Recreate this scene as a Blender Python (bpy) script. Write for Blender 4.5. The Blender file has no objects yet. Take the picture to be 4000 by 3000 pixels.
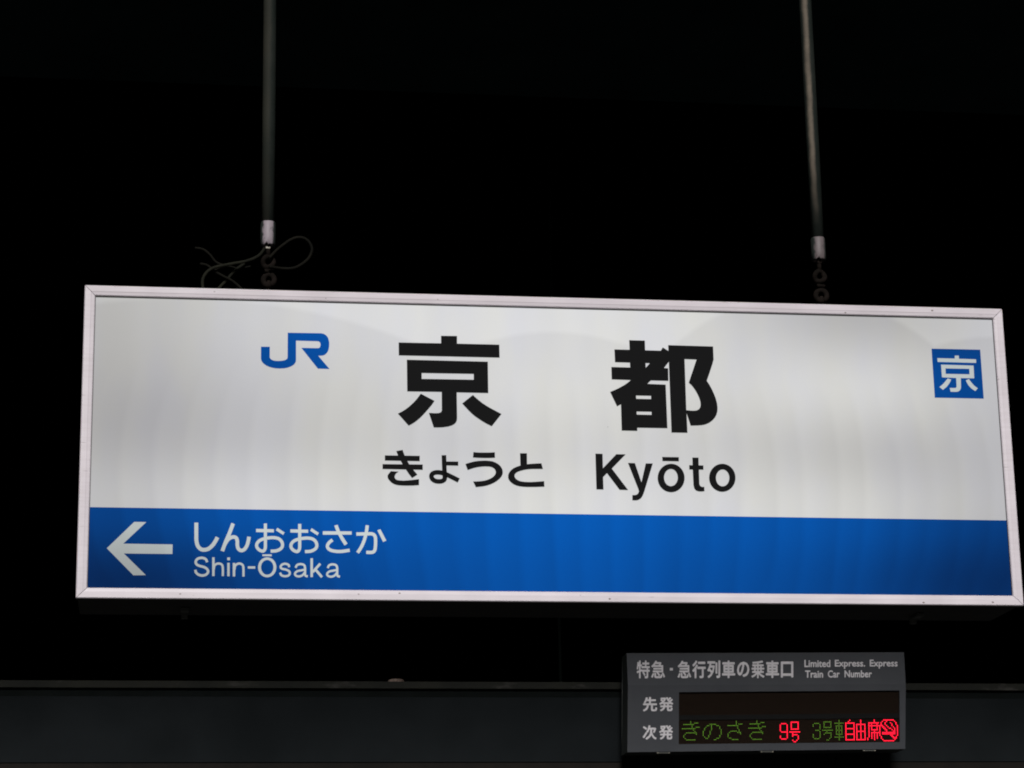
import bpy, bmesh, math, random
from math import pi, sin, cos, exp
from mathutils import Vector, Matrix
from mathutils.geometry import tessellate_polygon

random.seed(7)
scene = bpy.context.scene
COL = scene.collection

# ------------------------------------------------------------------ camera
# measured from the photograph's vanishing points; world X runs along the sign,
# Y away from the platform edge, Z up.  Image size of the photograph: 4000 x 3000.
F = 9630.0
HD = Vector((0.9895739, 0.02066914, 0.14253523))      # world X in camera axes (x right, y down, z forward)
UD = Vector((-0.01778277, -0.96454225, 0.26332872))   # world Z
AD = Vector((-0.14292403, 0.26311789, 0.95411828))    # world Y
EYE = Vector((0.0, 0.0, 1.6))

cam_data = bpy.data.cameras.new("camera")
cam = bpy.data.objects.new("camera", cam_data)
COL.objects.link(cam)
def to_world(v):
    return Vector((HD.dot(v), AD.dot(v), UD.dot(v)))
cx, cy, cz = to_world(Vector((1, 0, 0))), to_world(Vector((0, -1, 0))), to_world(Vector((0, 0, -1)))
m = Matrix((cx, cy, cz)).transposed().to_4x4()
m.translation = EYE
cam.matrix_world = m
cam_data.sensor_width = 36
cam_data.lens = F / 4000 * 36
cam_data.clip_start = 0.1
cam_data.clip_end = 500
scene.camera = cam

# ------------------------------------------------------------------ light
SUN_EL, SUN_AZ = math.radians(30), math.radians(-5)     # azimuth: positive is to the right of the sign's normal
world = bpy.data.worlds.new("World")
scene.world = world
world.use_nodes = True
wn = world.node_tree
bg = wn.nodes["Background"]
sky = wn.nodes.new("ShaderNodeTexSky")
sky.sky_type = 'NISHITA'
sky.sun_disc = False
sky.sun_elevation = SUN_EL
sky.sun_rotation = math.radians(185)
wn.links.new(sky.outputs[0], bg.inputs[0])
bg.inputs[1].default_value = 0.0008

sun_data = bpy.data.lights.new("sun", 'SUN')
sun_data.energy = 3.0
sun_data.angle = math.radians(14)
sun_data.color = (1.0, 0.985, 0.965)
sun = bpy.data.objects.new("sun", sun_data)
COL.objects.link(sun)
src = Vector((sin(SUN_AZ) * cos(SUN_EL), -cos(SUN_AZ) * cos(SUN_EL), sin(SUN_EL)))
sun.rotation_euler = src.to_track_quat('Z', 'Y').to_euler()
sun.location = (0, -4, 6)

scene.view_settings.view_transform = 'Standard'
scene.view_settings.look = 'None'
scene.view_settings.exposure = 0
scene.view_settings.gamma = 1
scene.view_settings.use_curve_mapping = False
scene.cycles.pixel_filter_type = 'BLACKMAN_HARRIS'
scene.cycles.filter_width = 1.9

# ------------------------------------------------------------------ helpers
def P(px, py, Y):
    """point of the plane y = Y that is seen at this place of the photograph"""
    d = to_world(Vector((px - 2000, py - 1500, F)))
    return EYE + d * ((Y - EYE.y) / d.y)

def empty(name, loc, label, cat, group=None):
    o = bpy.data.objects.new(name, None)
    COL.objects.link(o)
    o.location = loc
    o.empty_display_size = 0.1
    o['label'] = label
    o['category'] = cat
    if group:
        o['group'] = group
    return o

def link(name, mesh, mat, parent=None, smooth=False, origin=None):
    """mesh is given in world coordinates; it is stored relative to its root"""
    o = bpy.data.objects.new(name, mesh)
    COL.objects.link(o)
    if mat:
        mesh.materials.append(mat)
    root = parent
    base = Vector((0, 0, 0))
    while root is not None:
        base += root.location
        root = root.parent
    if parent is None and origin is not None:
        mesh.transform(Matrix.Translation(-Vector(origin)))
        o.location = origin
    else:
        mesh.transform(Matrix.Translation(-base))
    o.parent = parent
    if smooth:
        for p in mesh.polygons:
            p.use_smooth = True
    return o

def from_bm(bm, name):
    me = bpy.data.meshes.new(name)
    bmesh.ops.recalc_face_normals(bm, faces=bm.faces)
    bm.to_mesh(me)
    bm.free()
    return me

def bm_box(bm, a, b, bevel=0.0):
    a, b = Vector(a), Vector(b)
    r = bmesh.ops.create_cube(bm, size=1)
    for v in r['verts']:
        v.co = Vector([(a[i] + b[i]) / 2 + v.co[i] * (b[i] - a[i]) for i in range(3)])
    if bevel:
        es = list({e for v in r['verts'] for e in v.link_edges})
        bmesh.ops.bevel(bm, geom=es, offset=bevel, segments=2, affect='EDGES', profile=0.5)

def box_mesh(name, a, b, bevel=0.0):
    bm = bmesh.new()
    bm_box(bm, a, b, bevel)
    return from_bm(bm, name)

def catmull(pts, n=6, closed=False):
    pts = [Vector(p) for p in pts]
    out = []
    k = len(pts)
    for i in range(k if closed else k - 1):
        if closed:
            p0, p1, p2, p3 = pts[i - 1], pts[i], pts[(i + 1) % k], pts[(i + 2) % k]
        else:
            p1, p2 = pts[i], pts[i + 1]
            p0 = pts[i - 1] if i else p1 * 2 - p2
            p3 = pts[i + 2] if i + 2 < k else p2 * 2 - p1
        for s in range(n):
            t = s / n
            out.append(0.5 * ((2 * p1) + (p2 - p0) * t + (2 * p0 - 5 * p1 + 4 * p2 - p3) * t * t
                              + (3 * p1 - p0 - 3 * p2 + p3) * t ** 3))
    if not closed:
        out.append(pts[-1])
    return out

def bm_tube(bm, pts, r, seg=8, closed=False, caps=True):
    pts = [Vector(p) for p in pts]
    n = len(pts)
    rings = []
    up = None
    for i, p in enumerate(pts):
        if closed:
            t = pts[(i + 1) % n] - pts[i - 1]
        else:
            t = pts[min(i + 1, n - 1)] - pts[max(i - 1, 0)]
        t.normalize()
        if up is None:
            up = Vector((0, 1, 0)) if abs(t.y) < 0.9 else Vector((1, 0, 0))
        a = t.cross(up).normalized()
        b = a.cross(t).normalized()
        up = b
        rr = r(i / max(1, n - 1)) if callable(r) else r
        rings.append([bm.verts.new(p + (a * cos(2 * pi * k / seg) + b * sin(2 * pi * k / seg)) * rr) for k in range(seg)])
    for i in range(n if closed else n - 1):
        A, B = rings[i], rings[(i + 1) % n]
        for k in range(seg):
            bm.faces.new((A[k], A[(k + 1) % seg], B[(k + 1) % seg], B[k]))
    if caps and not closed:
        bm.faces.new(rings[0][::-1])
        bm.faces.new(rings[-1])

def tube_mesh(name, pts, r, seg=10, closed=False):
    bm = bmesh.new()
    bm_tube(bm, pts, r, seg, closed)
    return from_bm(bm, name)

# ------------------------------------------------------------------ node helpers
class NT:
    def __init__(self, name):
        self.mat = bpy.data.materials.new(name)
        self.mat.use_nodes = True
        self.t = self.mat.node_tree
        self.b = self.t.nodes["Principled BSDF"]
        self.tc = self.t.nodes.new("ShaderNodeTexCoord").outputs["Object"]
    def n(self, typ, **kw):
        nd = self.t.nodes.new(typ)
        for k, v in kw.items():
            setattr(nd, k, v)
        return nd
    def put(self, sock, v):
        if isinstance(v, bpy.types.NodeSocket):
            self.t.links.new(v, sock)
        else:
            sock.default_value = v
    def math(self, op, a, b=None, c=None, clamp=False):
        nd = self.n("ShaderNodeMath", operation=op, use_clamp=clamp)
        self.put(nd.inputs[0], a)
        if b is not None: self.put(nd.inputs[1], b)
        if c is not None: self.put(nd.inputs[2], c)
        return nd.outputs[0]
    def noise(self, scale, detail=4, rough=0.5, vec=None, dim='3D'):
        nd = self.n("ShaderNodeTexNoise", noise_dimensions=dim)
        self.put(nd.inputs["Vector"], vec if vec is not None else self.tc)
        nd.inputs["Scale"].default_value = scale
        nd.inputs["Detail"].default_value = detail
        nd.inputs["Roughness"].default_value = rough
        return nd.outputs["Fac"]
    def ramp(self, fac, a, b, v0=0.0, v1=1.0):
        nd = self.n("ShaderNodeMapRange", clamp=True)
        self.put(nd.inputs[0], fac)
        nd.inputs[1].default_value = a
        nd.inputs[2].default_value = b
        nd.inputs[3].default_value = v0
        nd.inputs[4].default_value = v1
        return nd.outputs[0]
    def mix(self, fac, a, b):
        nd = self.n("ShaderNodeMix", data_type='RGBA')
        self.put(nd.inputs[0], fac)
        for s, v in ((nd.inputs[6], a), (nd.inputs[7], b)):
            self.put(s, v if isinstance(v, bpy.types.NodeSocket) else (*v, 1))
        return nd.outputs[2]
    def mapping(self, scale):
        nd = self.n("ShaderNodeMapping")
        self.put(nd.inputs["Vector"], self.tc)
        nd.inputs["Scale"].default_value = scale
        return nd.outputs[0]
    def bump(self, h, strength=0.2, dist=0.002):
        nd = self.n("ShaderNodeBump")
        self.put(nd.inputs["Height"], h)
        nd.inputs["Strength"].default_value = strength
        nd.inputs["Distance"].default_value = dist
        self.t.links.new(nd.outputs[0], self.b.inputs["Normal"])
    def base(self, c, rough=0.6, spec=0.3, metal=0.0):
        self.put(self.b.inputs["Base Color"], c if isinstance(c, bpy.types.NodeSocket) else (*c, 1))
        self.put(self.b.inputs["Roughness"], rough)
        self.b.inputs["Specular IOR Level"].default_value = spec
        self.b.inputs["Metallic"].default_value = metal

def paint(name, c, c2=None, rough=0.6, spec=0.3, scale=12, bump=0.15, lo=0.35, hi=0.65):
    t = NT(name)
    c2 = c2 or tuple(x * 0.8 for x in c)
    f = t.ramp(t.noise(scale, 6, 0.6), lo, hi)
    t.base(t.mix(f, c, c2), rough, spec)
    t.bump(t.noise(scale * 8, 3), bump, 0.001)
    return t.mat

# ------------------------------------------------------------------ the sign's own coordinates
YS = 6.0                                  # distance of the sign's front plane
W, H, DEP = 2.4, 0.8, 0.25
_bl = P(295.8, 2335.7, YS)
_br = P(4000.5, 2366, YS)
_tl = P(331.5, 1112.5, YS)
_tr = P(3915.4, 1205.8, YS)
SX0 = (_bl.x + _tl.x) / 2
SX1 = (_br.x + _tr.x) / 2
SZ0 = (_bl.z + _br.z) / 2
SZ1 = (_tl.z + _tr.z) / 2
BASE = Vector(((SX0 + SX1) / 2, YS + DEP / 2, SZ0))
FB = 0.0265                               # frame width

def loc(px, py):
    """sign coordinates (x from the middle, z from the bottom edge)"""
    p = P(px, py, YS)
    return p.x - BASE.x, p.z - BASE.z

# uneven glow of the light box: brightness read along rows of the face (linear light, without the daylight part)
def lin(v):
    v /= 255
    return v / 12.92 if v <= 0.04045 else ((v + 0.055) / 1.055) ** 2.4

GLOW_X = [230, 500, 850, 1200, 1550, 1850, 2150]
GLOW_Y = [670, 850, 960, 1085, 1265]
GLOW = [
    [182, 203, 214, 214, 205, 178, 190],
    [170, 188, 205, 216, 210, 212, 192],
    [172, 187, 200, 207, 200, 190, 184],
    [188, 206, 212, 217, 212, 205, 186],
    [156, 177, 199, 208, 202, 190, 162],
]
FACE_DAY = 0.15
def solve(A, b):
    n = len(b)
    M = [r[:] + [b[i]] for i, r in enumerate(A)]
    for i in range(n):
        p = max(range(i, n), key=lambda k: abs(M[k][i]))
        M[i], M[p] = M[p], M[i]
        for k in range(n):
            if k != i:
                f = M[k][i] / M[i][i]
                M[k] = [x - f * y for x, y in zip(M[k], M[i])]
    return [M[i][n] / M[i][i] for i in range(n)]
_pts = [(loc(x * 1.8083, y * 1.8083), lin(GLOW[j][i]) - FACE_DAY) for j, y in enumerate(GLOW_Y) for i, x in enumerate(GLOW_X)]
SU, SV = 0.36, 0.15
MEAN = sum(p[1] for p in _pts) / len(_pts)
_A = [[exp(-((a[0][0] - b[0][0]) / SU) ** 2 - ((a[0][1] - b[0][1]) / SV) ** 2) for b in _pts] for a in _pts]
_c = solve(_A, [p[1] - MEAN for p in _pts])
BLOBS = [(p[0][0], p[0][1], k) for p, k in zip(_pts, _c)]
ARCS = [(718, 3610, 2459), (2193, 2108, 823), (3190, 1907, 760), (3950, 2065, 757)]

def glow_group():
    g = bpy.data.node_groups.new("light_box_glow", 'ShaderNodeTree')
    g.interface.new_socket("Glow", in_out='OUTPUT', socket_type='NodeSocketFloat')
    out = g.nodes.new("NodeGroupOutput")
    tc = g.nodes.new("ShaderNodeTexCoord").outputs["Object"]
    def mth(op, a, b=None, clamp=False):
        nd = g.nodes.new("ShaderNodeMath"); nd.operation = op; nd.use_clamp = clamp
        for s, v in ((0, a), (1, b)):
            if v is None: continue
            if isinstance(v, bpy.types.NodeSocket): g.links.new(v, nd.inputs[s])
            else: nd.inputs[s].default_value = v
        return nd.outputs[0]
    sep = g.nodes.new("ShaderNodeSeparateXYZ"); g.links.new(tc, sep.inputs[0])
    X, Z = sep.outputs[0], sep.outputs[2]
    total = None
    ex, ez = {}, {}
    def g1(sock, c, s, cache):
        key = round(c, 4)
        if key not in cache:
            d = mth('MULTIPLY', mth('SUBTRACT', sock, c), 1 / s)
            cache[key] = mth('POWER', 2.718281828, mth('MULTIPLY', mth('MULTIPLY', d, d), -1.0))
        return cache[key]
    for x, z, k in BLOBS:
        t = mth('MULTIPLY', mth('MULTIPLY', g1(X, x, SU, ex), g1(Z, z, SV, ez)), k)
        total = t if total is None else mth('ADD', total, t)
    total = mth('ADD', total, MEAN)
    # soft upright streaks of the diffuser sheet
    mp = g.nodes.new("ShaderNodeMapping"); g.links.new(tc, mp.inputs[0]); mp.inputs["Scale"].default_value = (1, 1, 0.12)
    nz = g.nodes.new("ShaderNodeTexNoise"); g.links.new(mp.outputs[0], nz.inputs["Vector"])
    nz.inputs["Scale"].default_value = 11; nz.inputs["Detail"].default_value = 1.5
    # folds of the film, bowed outwards towards the ends
    zz = mth('SUBTRACT', Z, 0.33)
    ph = mth('MULTIPLY', X, mth('ADD', 12.0, mth('MULTIPLY', mth('MULTIPLY', zz, zz), 9.0)))
    ph = mth('ADD', ph, mth('MULTIPLY', nz.outputs[0], 0.8))
    fr = mth('FRACT', ph)
    fold = mth('MULTIPLY', mth('MULTIPLY', fr, 4.0, True), mth('SUBTRACT', 1.0, fr))       # quick rise, slow fall
    fade = mth('MULTIPLY', mth('SUBTRACT', 0.62, Z), 6.0, True)
    fold = mth('MULTIPLY', fold, fade)
    st = mth('ADD', mth('MULTIPLY', nz.outputs[0], 0.12), mth('MULTIPLY', fold, 0.085))
    total = mth('MULTIPLY', total, mth('ADD', st, 0.905))
    # scalloped top edges of the sagging inner film
    inside = None
    for ax, ay, r in ARCS:
        x0, z0 = loc(ax, ay)
        x1, z1 = loc(ax, ay - r)
        rr = math.hypot(x1 - x0, z1 - z0)
        cb = g.nodes.new("ShaderNodeCombineXYZ"); g.links.new(mth('SUBTRACT', X, x0), cb.inputs[0]); g.links.new(mth('SUBTRACT', Z, z0), cb.inputs[2])
        ln = g.nodes.new("ShaderNodeVectorMath"); ln.operation = 'LENGTH'; g.links.new(cb.outputs[0], ln.inputs[0])
        s = mth('MULTIPLY', mth('SUBTRACT', rr, ln.outputs["Value"]), 75.0, True)
        inside = s if inside is None else mth('MAXIMUM', inside, s)
    total = mth('ADD', total, mth('MULTIPLY', mth('SUBTRACT', 1.0, inside), 0.058))
    total = mth('MAXIMUM', total, 0.02)
    # fine mottling of the printed film
    fz = g.nodes.new("ShaderNodeTexNoise"); g.links.new(tc, fz.inputs["Vector"])
    fz.inputs["Scale"].default_value = 260; fz.inputs["Detail"].default_value = 2
    total = mth('MULTIPLY', total, mth('ADD', mth('MULTIPLY', fz.outputs[0], 0.07), 0.965))
    g.links.new(total, out.inputs[0])
    return g
GG = glow_group()

def face_mat(name, day, glow_col, power=1.0, specks=False):
    t = NT(name)
    gn = t.n("ShaderNodeGroup"); gn.node_tree = GG
    g = gn.outputs[0]
    if power != 1.0:
        g = t.math('POWER', g, power)
    c = day
    if specks:
        v = t.n("ShaderNodeTexVoronoi"); v.inputs["Scale"].default_value = 16
        t.t.links.new(t.tc, v.inputs["Vector"])
        keep = t.ramp(t.noise(7, 2), 0.60, 0.64)
        sp = t.math('MULTIPLY', t.ramp(v.outputs["Distance"], 0.022, 0.034, 1, 0), keep)
        c = t.mix(sp, day, (0.05, 0.05, 0.05))
        g = t.math('MULTIPLY', g, t.ramp(sp, 0, 1, 1, 0.45))
    t.base(c, 0.7, 0.02)
    t.b.inputs["Emission Color"].default_value = (*glow_col, 1)
    if specks:      # the old film has yellowed and blued unevenly
        tint = t.ramp(t.noise(4.5, 3, vec=t.mapping((1.6, 1, 0.6))), 0.36, 0.64)
        t.put(t.b.inputs["Emission Color"], t.mix(tint, (0.99, 1.0, 0.945), (0.945, 0.965, 1.0)))
    t.put(t.b.inputs["Emission Strength"], g)
    return t.mat

M = {}
M['face'] = face_mat("milky_acrylic", (0.190, 0.182, 0.194), (0.955, 1.0, 0.975), specks=True)
M['blue'] = face_mat("blue_film", (0.002, 0.006, 0.03), (0.0, 0.245, 1.12), 1.65)
M['white'] = face_mat("white_lettering", (0.175, 0.18, 0.18), (0.90, 1.0, 1.0))
M['black'] = face_mat("black_lettering", (0.0085, 0.0085, 0.009), (0.004, 0.004, 0.004))

# ------------------------------------------------------------------ other materials
def frame_mat():
    t = NT("white_powder_coat")
    f = t.ramp(t.noise(9, 5), 0.3, 0.7)
    st = t.ramp(t.noise(6, 4, vec=t.mapping((1, 1, 25))), 0.45, 0.7)
    c = t.mix(f, (0.78, 0.715, 0.765), (0.69, 0.63, 0.675))
    c = t.mix(t.math('MULTIPLY', st, 0.25), c, (0.55, 0.49, 0.50))
    v = t.n("ShaderNodeTexVoronoi"); v.inputs["Scale"].default_value = 30
    t.t.links.new(t.mapping((1, 1, 1.6)), v.inputs["Vector"])
    sp = t.math('MULTIPLY', t.ramp(v.outputs["Distance"], 0.05, 0.12, 1, 0), t.ramp(t.noise(11, 2), 0.53, 0.56))
    c = t.mix(sp, c, (0.12, 0.08, 0.06))
    # scuffs: short thin dark strokes, denser in a few places
    v2 = t.n("ShaderNodeTexVoronoi"); v2.inputs["Scale"].default_value = 14
    t.t.links.new(t.mapping((1, 1, 7)), v2.inputs["Vector"])
    sc = t.math('MULTIPLY', t.ramp(v2.outputs["Distance"], 0.06, 0.16, 1, 0), t.ramp(t.noise(5, 3), 0.56, 0.62))
    c = t.mix(t.math('MULTIPLY', sc, 0.55), c, (0.22, 0.18, 0.17))
    t.base(c, 0.42, 0.3)
    t.bump(t.noise(90, 4), 0.12, 0.001)
    return t.mat
M['frame'] = frame_mat()
M['gasket'] = paint("dark_gasket", (0.02, 0.018, 0.017))
M['housing'] = paint("dark_sheet_steel", (0.035, 0.032, 0.026), (0.022, 0.02, 0.018), 0.55, 0.3)
M['latch'] = paint("dull_grey_latch", (0.09, 0.09, 0.08), None, 0.4, 0.5)

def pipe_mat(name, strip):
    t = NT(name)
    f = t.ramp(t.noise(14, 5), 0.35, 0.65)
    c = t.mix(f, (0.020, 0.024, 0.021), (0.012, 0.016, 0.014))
    if strip:     # lamp highlight painted along the pipe's left front, fading out towards its foot
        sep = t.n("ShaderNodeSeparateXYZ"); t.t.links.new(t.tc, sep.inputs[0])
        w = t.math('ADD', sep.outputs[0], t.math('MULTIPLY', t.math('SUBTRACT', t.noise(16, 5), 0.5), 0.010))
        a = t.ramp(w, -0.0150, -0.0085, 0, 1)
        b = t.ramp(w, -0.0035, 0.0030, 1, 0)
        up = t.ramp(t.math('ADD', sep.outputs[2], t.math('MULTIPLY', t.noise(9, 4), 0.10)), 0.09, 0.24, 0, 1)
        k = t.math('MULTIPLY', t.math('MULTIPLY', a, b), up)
        hl = t.mix(t.ramp(t.noise(30, 5), 0.3, 0.7), (0.165, 0.137, 0.107), (0.108, 0.090, 0.073))
        c = t.mix(k, c, hl)
    else:  # dimmer highlight painted into the left half of the pipe
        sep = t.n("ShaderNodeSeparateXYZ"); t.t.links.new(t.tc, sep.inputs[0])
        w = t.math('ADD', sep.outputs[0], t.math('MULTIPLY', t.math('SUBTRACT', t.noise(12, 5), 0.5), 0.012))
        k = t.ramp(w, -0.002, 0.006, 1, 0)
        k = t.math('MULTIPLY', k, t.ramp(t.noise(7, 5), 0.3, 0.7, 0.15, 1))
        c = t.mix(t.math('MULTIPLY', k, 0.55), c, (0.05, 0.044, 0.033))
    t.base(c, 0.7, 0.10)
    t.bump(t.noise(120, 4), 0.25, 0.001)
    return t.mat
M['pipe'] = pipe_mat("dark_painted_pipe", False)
M['pipe_highlight'] = pipe_mat("dark_pipe_painted_highlight", True)

def coupler_mat(name, pale):
    t = NT(name)
    sep = t.n("ShaderNodeSeparateXYZ"); t.t.links.new(t.tc, sep.inputs[0])
    w = t.math('ABSOLUTE', t.math('ADD', sep.outputs[0], t.math('MULTIPLY', t.math('SUBTRACT', t.noise(50, 4), 0.46), 0.014)))
    front = t.ramp(w, 0.0105, 0.0145, 1, 0)
    f = t.ramp(t.noise(26, 6, 0.6), 0.38, 0.46)
    c = t.mix(t.math('MULTIPLY', f, front), (0.022, 0.028, 0.025), pale)
    c = t.mix(t.ramp(t.noise(50, 4), 0.66, 0.70), c, (0.03, 0.028, 0.026))
    t.base(c, 0.55, 0.4)
    t.bump(t.noise(60, 5), 0.5, 0.002)
    return t.mat
M['coupler'] = coupler_mat('flaking_pale_paint', (0.30, 0.255, 0.285))
M['coupler_dull'] = coupler_mat('flaking_dull_paint', (0.145, 0.118, 0.122))
M['rust'] = paint("rusty_iron", (0.013, 0.0095, 0.008), (0.006, 0.0048, 0.004), 0.85, 0.06, 60, 0.5)
M['zinc'] = paint("bright_nut", (0.42, 0.38, 0.30), (0.2, 0.18, 0.15), 0.4, 0.5, 60)
M['cable'] = paint("grey_cable_sheath", (0.020, 0.020, 0.014), (0.012, 0.0125, 0.0095), 0.8, 0.06, 20)
M['cable_dark'] = paint("dark_cable_sheath", (0.0115, 0.0105, 0.0078), (0.006, 0.006, 0.005), 0.8, 0.06, 20)
M['beam'] = paint("slate_painted_steel", (0.0155, 0.0185, 0.0205), (0.0105, 0.0128, 0.0142), 0.8, 0.05, 3, 0.1)
M['beam_dark'] = paint("green_black_painted_steel", (0.0078, 0.0100, 0.0098), (0.0055, 0.0072, 0.0070), 0.8, 0.05, 8, 0.1)
def flange_mat():
    t = NT("dusty_flange_edge")
    f = t.ramp(t.noise(5, 5), 0.35, 0.65)
    c = t.mix(f, (0.020, 0.020, 0.015), (0.011, 0.012, 0.010))
    k = t.ramp(t.noise(7, 6, 0.7, vec=t.mapping((1, 1, 3))), 0.58, 0.70)
    c = t.mix(k, c, (0.055, 0.052, 0.048))
    t.base(c, 0.7, 0.2)
    return t.mat
M['flange'] = flange_mat()
M['lip'] = paint("brown_primer_edge", (0.013, 0.010, 0.008), (0.008, 0.007, 0.006), 0.7, 0.15)
M['ceiling'] = paint("soot_black_ceiling", (0.018, 0.032, 0.032), (0.012, 0.022, 0.022), 0.9, 0.02, 3, 0.05)
M['roof'] = paint("black_roof_sheet", (0.0002, 0.0003, 0.0003), (0.0001, 0.0002, 0.0002), 0.95, 0.0, 3, 0.05)
M['ground'] = paint("asphalt", (0.05, 0.05, 0.05), (0.035, 0.035, 0.035), 0.9, 0.1, 3)

M['display'] = paint("grey_display_case", (0.062, 0.065, 0.073), (0.054, 0.057, 0.065), 0.6, 0.12, 6, 0.1)
M['display_side'] = paint("dark_display_side", (0.07, 0.078, 0.074), (0.05, 0.058, 0.055), 0.5, 0.3)
M['print'] = paint("pale_grey_print", (0.74, 0.71, 0.74), (0.64, 0.61, 0.64), 0.6, 0.2, 90)
M['slot'] = paint("black_divider", (0.004, 0.004, 0.004), None, 0.6, 0.1)

def matrix_mat():
    t = NT("unlit_led_matrix")
    v = t.n("ShaderNodeTexBrick")       # rows and columns of unlit lamps
    t.t.links.new(t.n("ShaderNodeMapping").outputs[0], v.inputs["Vector"])
    mp = [n for n in t.t.nodes if n.bl_idname == 'ShaderNodeMapping'][-1]
    t.t.links.new(t.tc, mp.inputs["Vector"])
    mp.inputs["Rotation"].default_value = (pi / 2, 0, 0)
    v.offset = 0
    v.inputs["Scale"].default_value = 1.0
    v.inputs["Brick Width"].default_value = 0.0053
    v.inputs["Row Height"].default_value = 0.0053
    v.inputs["Mortar Size"].default_value = 0.0008
    v.inputs["Color1"].default_value = (0.020, 0.012, 0.008, 1)
    v.inputs["Color2"].default_value = (0.024, 0.014, 0.009, 1)
    v.inputs["Mortar"].default_value = (0.003, 0.0025, 0.002, 1)
    t.base(v.outputs["Color"], 0.7, 0.03)
    return t.mat
M['matrix'] = matrix_mat()

def led_mat(name, col, s):
    t = NT(name)
    t.base((0.02, 0.02, 0.02), 0.4, 0.3)
    t.b.inputs["Emission Color"].default_value = (*col, 1)
    t.b.inputs["Emission Strength"].default_value = s
    return t.mat
M['red'] = led_mat("lit_red_led", (1.0, 0.006, 0.035), 2.6)
M['green'] = led_mat("lit_green_led", (0.26, 0.62, 0.05), 0.80)

# ------------------------------------------------------------------ flat print on a plane
def ribbon(pts, w):
    """outline strip of a pen stroke with butt ends -> list of quads"""
    q = []
    n = len(pts)
    L, R = [], []
    for i, p in enumerate(pts):
        t = (pts[min(i + 1, n - 1)] - pts[max(i - 1, 0)]).normalized()
        s = Vector((-t.y, t.x)) * (w / 2)
        L.append(p + s); R.append(p - s)
    for i in range(n - 1):
        q.append((L[i], L[i + 1], R[i + 1], R[i]))
    return q

def arc_poly(pts):
    return [Vector(p) for p in pts]

def ellipse(x0, x1, y0, y1, n=36):
    return [((x0 + x1) / 2 + (x1 - x0) / 2 * cos(2 * pi * k / n), (y0 + y1) / 2 + (y1 - y0) / 2 * sin(2 * pi * k / n)) for k in range(n)]

class Print:
    """collects flat shapes drawn in the coordinates of one close view of the photograph"""
    def __init__(self, ox, oy, sc, Y):
        self.ox, self.oy, self.sc, self.Y = ox, oy, sc, Y
        self.v, self.f, self.layer = [], [], 0
    def pt(self, p, dy=0.0):
        return P(self.ox + p[0] / self.sc, self.oy + p[1] / self.sc, self.Y) + Vector((0, -dy, 0))
    def poly(self, outer, holes=(), dx=0, dy=0):
        loops = [[Vector((p[0] + dx, p[1] + dy, 0)) for p in l] for l in [outer, *holes]]
        tris = tessellate_polygon(loops)
        base = len(self.v)
        off = self.layer * 0.00012
        self.layer += 1
        for l in loops:
            for p in l:
                self.v.append(self.pt(p, off))
        for t in tris:
            self.f.append(tuple(base + i for i in t))
        return self
    def stroke(self, pts, w, dx=0, dy=0, n=6):
        pts = [Vector((p[0] + dx, p[1] + dy)) for p in pts]
        if len(pts) > 2:
            pts = catmull(pts, n)
        off = self.layer * 0.00012
        self.layer += 1
        for q in ribbon(pts, w):
            b = len(self.v)
            self.v += [self.pt(p, off) for p in q]
            self.f.append((b, b + 1, b + 2, b + 3))
        return self
    def build(self, name, mat, parent):
        me = bpy.data.meshes.new(name)
        me.from_pydata([tuple(p) for p in self.v], [], self.f)
        bm = bmesh.new(); bm.from_mesh(me)
        for f in bm.faces:
            f.normal_update()
            if f.normal.y > 0:
                f.normal_flip()
        bm.to_mesh(me); bm.free()
        return link(name, me, mat, parent)

# ================================================================== SETTING
gm = bpy.data.meshes.new("ground")
gm.from_pydata([(-150, -120, 0), (150, -120, 0), (150, 180, 0), (-150, 180, 0)], [], [(0, 1, 2, 3)])
o = link("ground", gm, M['ground']); o['kind'] = 'structure'

ROOF_Z, EDGE_Y = 4.92, 5.9
o = link("ceiling", box_mesh("ceiling", (-14, EDGE_Y, ROOF_Z), (16, 8.15, ROOF_Z + 0.12)), M['ceiling']); o['kind'] = 'structure'
o = link("roof", box_mesh("roof", (-30, 8.15, ROOF_Z + 0.35), (40, 60, ROOF_Z + 0.5)), M['roof']); o['kind'] = 'structure'
o = link("roof_fascia", box_mesh("roof_fascia", (-14, 8.15, ROOF_Z + 0.003), (16, 8.2, ROOF_Z + 0.348)), M['roof']); o['kind'] = 'structure'

# ================================================================== STEEL BEAM
YB = 9.5
bx0, bx1 = P(-900, 2660, YB).x, P(5000, 2660, YB).x
def zb(py, Y=YB, px=1900):
    return P(px, py, Y).z
z_top, z_f = zb(2663, YB - 0.045), zb(2691, YB - 0.045)
z_face_top = zb(2724, YB - 0.036)
z_face_bot = zb(2977, YB - 0.036)
beam = empty("steel_beam", (P(1900, 2800, YB).x, YB, z_face_bot - 0.12),
             "dark slate painted steel beam crossing behind and below the big sign", "beam")
link("top_flange", box_mesh("top_flange", (bx0, YB - 0.045, z_f), (bx1, YB + 0.14, z_top), 0.002), M['flange'], beam)
link("web", box_mesh("web", (bx0, YB - 0.028, z_face_bot - 0.1), (bx1, YB - 0.008, z_f - 0.0005)), M['beam_dark'], beam)
link("cover_plate", box_mesh("cover_plate", (bx0, YB - 0.036, z_face_bot), (bx1, YB - 0.0285, z_face_top), 0.0015), M['beam'], beam)
link("bottom_flange", box_mesh("bottom_flange", (bx0, YB - 0.12, z_face_bot - 0.13), (bx1, YB + 0.14, z_face_bot - 0.1), 0.002), M['lip'], beam)
link("lower_strip", box_mesh("lower_strip", (bx0, YB - 0.040, z_face_bot - 0.098), (bx1, YB - 0.0285, z_face_bot - 0.003)), M['lip'], beam)

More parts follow.
